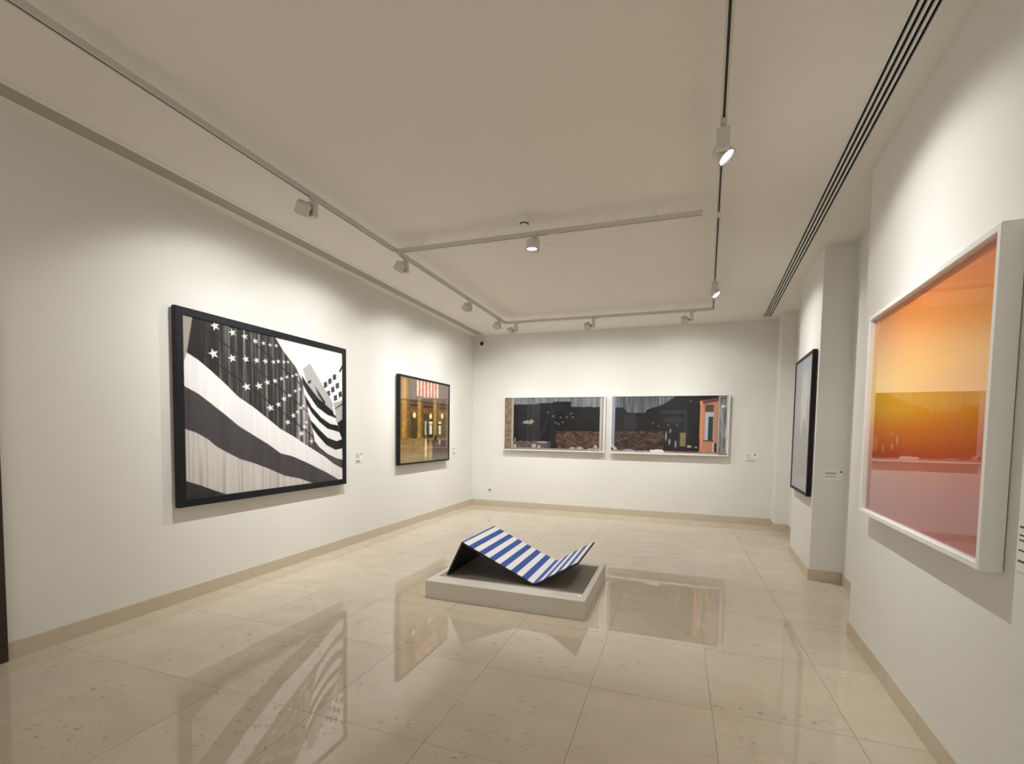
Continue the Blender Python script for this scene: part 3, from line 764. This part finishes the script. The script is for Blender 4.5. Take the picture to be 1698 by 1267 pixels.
block = [(0.08, 0.50, 0.84, 0.006), (0.08, 0.62, 0.70, 0.004), (0.08, 0.55, 0.60, 0.004), (0.08, 0.60, 0.50, 0.004), (0.08, 0.62, 0.18, 0.010), (0.08, 0.75, 0.08, 0.008)]
caption((XL, 5.175, 1.065), RZL, 0.15, 0.14, block, 'small white caption card right of the black and white flag photograph', (0.85, 0.85, 0.012))
caption((XL, 8.005, 1.075), RZL, 0.15, 0.13, block, 'small white caption card right of the golden hall photograph', (0.80, 0.86, 0.010))
caption((1.205, YB, 1.075), 0, 0.18, 0.13, [(0.1, 0.5, 0.80, 0.005), (0.1, 0.4, 0.66, 0.004), (0.1, 0.75, 0.40, 0.006), (0.1, 0.9, 0.06, 0.009)], 'small white caption card on the back wall right of the dark photographs', (0.84, 0.84, 0.014))
pl = un(U2, 1.051 + 0.172)
caption((pl.x, pl.y, 1.07), -ANG, 0.155, 0.10, [(0.04, 0.66, 0.66, 0.006), (0.04, 0.64, 0.54, 0.005), (0.04, 0.62, 0.26, 0.005)], 'small caption card on the shaded front face of the pier', (0.90, 0.80, 0.010))
caption(un(2.15, NW, 1.035), RZR, 0.17, 0.18, [(0.06, 0.45, 0.86, 0.008), (0.06, 0.85, 0.70, 0.006), (0.06, 0.80, 0.60, 0.006), (0.06, 0.75, 0.40, 0.006), (0.06, 0.80, 0.18, 0.008)], 'caption card with lines of text beside the orange artwork at the right edge')

# ------------------------------------------------------------------ plinth and folded bench
PX0, PX1, PY0, PY1, PZ = -2.100, -0.654, 3.665, 4.870, 0.155
pln = empty('display_plinth', ((PX0 + PX1) / 2, (PY0 + PY1) / 2, 0))
tag(pln, 'low off-white display plinth with an inset taupe panel in the middle of the floor', 'plinth')
hx, hy, bx_, by_ = (PX1 - PX0) / 2, (PY1 - PY0) / 2, 0.048, 0.167
bm = bmesh.new()
outer = [(-hx, -hy), (hx, -hy), (hx, hy), (-hx, hy)]
inner = [(-hx + bx_, -hy + by_), (hx - bx_, -hy + by_), (hx - bx_, hy - by_), (-hx + bx_, hy - by_)]
lv = [[bm.verts.new((x, y, z)) for x, y in pts] for pts, z in ((outer, 0.001), (outer, PZ), (inner, PZ), (inner, PZ - 0.006))]
for a, b in zip(lv, lv[1:]):
    for k in range(4): bm.faces.new((a[k], a[(k + 1) % 4], b[(k + 1) % 4], b[k]))
bmesh.ops.recalc_face_normals(bm, faces=bm.faces[:])
bmesh.ops.bevel(bm, geom=[e for e in bm.edges if all(abs(v.co.z - PZ) < 1e-5 for v in e.verts) and max(abs(v.co.x) for v in e.verts) > hx - 0.001 and all(abs(v.co.x) > hx - 0.001 or abs(v.co.y) > hy - 0.001 for v in e.verts)], offset=0.0025, segments=2, affect='EDGES')
link('casing', bm, PLINTH, pln)
link('inset_panel', boxbm((-hx + bx_ + 0.001, -hy + by_ + 0.001, PZ - 0.03), (hx - bx_ - 0.001, hy - by_ - 0.001, PZ - 0.003)), TAUPE, pln)

BY0, BD = 3.885, 0.82
bz = PZ - 0.003
foot, ridge, valley, tip = Vector((-2.000, 0, bz + 0.0075)), Vector((-1.846, 0, 0.482)), Vector((-1.140, 0, bz + 0.018)), Vector((-0.757, 0, 0.407))
bench = empty('folded_bench', (-1.36, BY0 + BD / 2, bz))
tag(bench, 'black folded-sheet bench with blue and white striped top standing on the plinth', 'bench')
org = Vector((-1.36, 0, bz))
def strip_pts():
    # rounded fold at the valley
    d1 = (ridge - valley).normalized(); d2 = (tip - valley).normalized(); r = 0.03
    a, b = valley + d1 * r, valley + d2 * r
    pts = [a]
    for k in range(1, 6):
        t = k / 6; pts.append(a * (1 - t) ** 2 + valley * 2 * t * (1 - t) + b * t ** 2)
    return pts + [b]
path = [ridge] + strip_pts() + [tip]
cum = [0.0]
for p0, p1 in zip(path, path[1:]): cum.append(cum[-1] + (p1 - p0).length)
def along(s):
    for k in range(len(path) - 1):
        if s <= cum[k + 1] + 1e-9:
            return path[k].lerp(path[k + 1], (s - cum[k]) / (cum[k + 1] - cum[k]))
    return path[-1].copy()
def normal_at(s):
    d = (along(min(s + 0.004, cum[-1])) - along(max(s - 0.004, 0))).normalized()
    return Vector((-d.z, 0, d.x))
TK = 0.016
def sheet(bm, ss, lo, hi, y0, y1, mis):
    rows = []
    for s in ss:
        p, n = along(s) - org, normal_at(s)
        q = [p + n * lo, p + n * hi]
        rows.append([bm.verts.new((q[0].x, y0, q[0].z)), bm.verts.new((q[1].x, y0, q[1].z)), bm.verts.new((q[1].x, y1, q[1].z)), bm.verts.new((q[0].x, y1, q[0].z))])
    for i, (a, b) in enumerate(zip(rows, rows[1:])):
        for k in range(4):
            f = bm.faces.new((a[k], b[k], b[(k + 1) % 4], a[(k + 1) % 4])); f.material_index = mis[i]
    f = bm.faces.new(rows[0]); f.material_index = mis[0]; f = bm.faces.new(list(reversed(rows[-1]))); f.material_index = mis[-1]
    bmesh.ops.recalc_face_normals(bm, faces=bm.faces[:])
stops = sorted(set([0.0] + [round(c, 5) for c in cum] + [cum[-1]]))
bm = bmesh.new(); sheet(bm, stops, -TK, 0.0, -BD / 2, BD / 2, [0] * len(stops))
link('shell', bm, BENCHBLK, bench, True)
# striped cover, one band after another
period = 0.1135; band = period / 2
marks = [0.002]; s = 0.020; cols = [0]; w = True
while s < cum[-1] - 0.012:
    marks.append(s); cols.append(1 if w else 0); s += band; w = not w
marks.append(cum[-1] - 0.006)
for k in range(len(marks) - 1):
    ss = [marks[k]] + [c for c in cum if marks[k] + 1e-4 < c < marks[k + 1] - 1e-4] + [marks[k + 1]]
    bm = bmesh.new(); sheet(bm, ss, 0.0002, 0.0026, -BD / 2 + 0.004, BD / 2 - 0.004, [0] * len(ss))
    link('white_stripe' if cols[k] else 'blue_stripe', bm, STRWHITE if cols[k] else STRBLUE, bench)
# supporting leg panel
bm = bmesh.new()
d = (foot - ridge).normalized(); nn = Vector((-d.z, 0, d.x)) * TK
quad = [ridge - org, foot - org, foot - org + nn, ridge - org + nn + Vector((0, 0, -0.012))]
if nn.x < 0: quad = [ridge - org, foot - org, foot - org - nn, ridge - org - nn + Vector((0, 0, -0.012))]
a = [bm.verts.new((q.x, -BD / 2, q.z)) for q in quad]; b = [bm.verts.new((q.x, BD / 2, q.z)) for q in quad]
for k in range(4): bm.faces.new((a[k], a[(k + 1) % 4], b[(k + 1) % 4], b[k]))
bm.faces.new(a); bm.faces.new(list(reversed(b)))
bmesh.ops.recalc_face_normals(bm, faces=bm.faces[:])
link('leg_panel', bm, BENCHBLK, bench)
c = caption((-0.752, PY0 + 0.098, PZ), 0, 0.15, 0.05, [(0.05, 0.62, 0.60, 0.003), (0.05, 0.66, 0.30, 0.003)], 'small caption strip lying on the front right corner of the plinth', (0.92, 0.6, 0.008), flat=True)

# ------------------------------------------------------------------ small fittings
sm = empty('smoke_detector', (-1.364, 4.115, H)); tag(sm, 'round white smoke detector on the ceiling above the crossing track', 'detector')
link('base', lathe([(0.0, 0.0), (0.062, 0.0), (0.062, -0.012), (0.055, -0.016), (0.0, -0.016)], 40), PLASTIC, sm, True)
link('body', lathe([(0.05, -0.014), (0.048, -0.045), (0.044, -0.050), (0.036, -0.052), (0.036, -0.066), (0.030, -0.072), (0.0, -0.074)], 40), PLASTIC, sm, True)
for k in range(8):
    th = 2 * math.pi * (k + 0.5) / 8
    link('vent', boxbm((0.034, -0.011, -0.064), (0.0405, 0.011, -0.054)), BLACK, sm, rot=(0, 0, th))
sp = empty('ceiling_speaker', (-1.329, 4.75, H)); tag(sp, 'small flush white disc in the ceiling just behind the crossing track', 'ceiling disc')
link('ring', lathe([(0.0, 0.0), (0.046, 0.0), (0.044, -0.005), (0.036, -0.006), (0.034, -0.003), (0.0, -0.003)], 32), PLASTIC, sp, True)
link('centre', lathe([(0.0, -0.016), (0.008, -0.015), (0.011, -0.010), (0.011, -0.003)], 20), PLASTIC, sp, True)

sc_ = empty('security_camera', (-3.783, YB, 3.292)); tag(sc_, 'small white dome security camera with black lens high in the back left corner', 'camera')
link('housing', lathe([(0.0, 0.0), (0.072, 0.0), (0.072, 0.020), (0.062, 0.034), (0.048, 0.040), (0.0, 0.040)], 32), PLASTIC, sc_, True, None, (math.pi / 2, 0, 0))
link('lens_dome', lathe([(0.040, 0.038), (0.038, 0.050), (0.030, 0.062), (0.016, 0.070), (0.0, 0.073)], 32), BLACK, sc_, True, None, (math.pi / 2, 0, 0))

ou = empty('wall_socket', (-3.582, YB, 0.322)); tag(ou, 'white square wall socket low on the back wall near the left corner', 'socket')
link('plate', boxbm((-0.042, -0.010, -0.042), (0.042, -0.0002, 0.042), 0.003), PLASTIC, ou)
link('outlet_well', lathe([(0.0, 0.0), (0.020, 0.0), (0.022, 0.001), (0.022, 0.0015), (0.0, 0.0015)], 24), mat('socket_grey', (0.16, 0.15, 0.14), 0.5), ou, False, (0, -0.010, 0), (math.pi / 2, 0, 0))
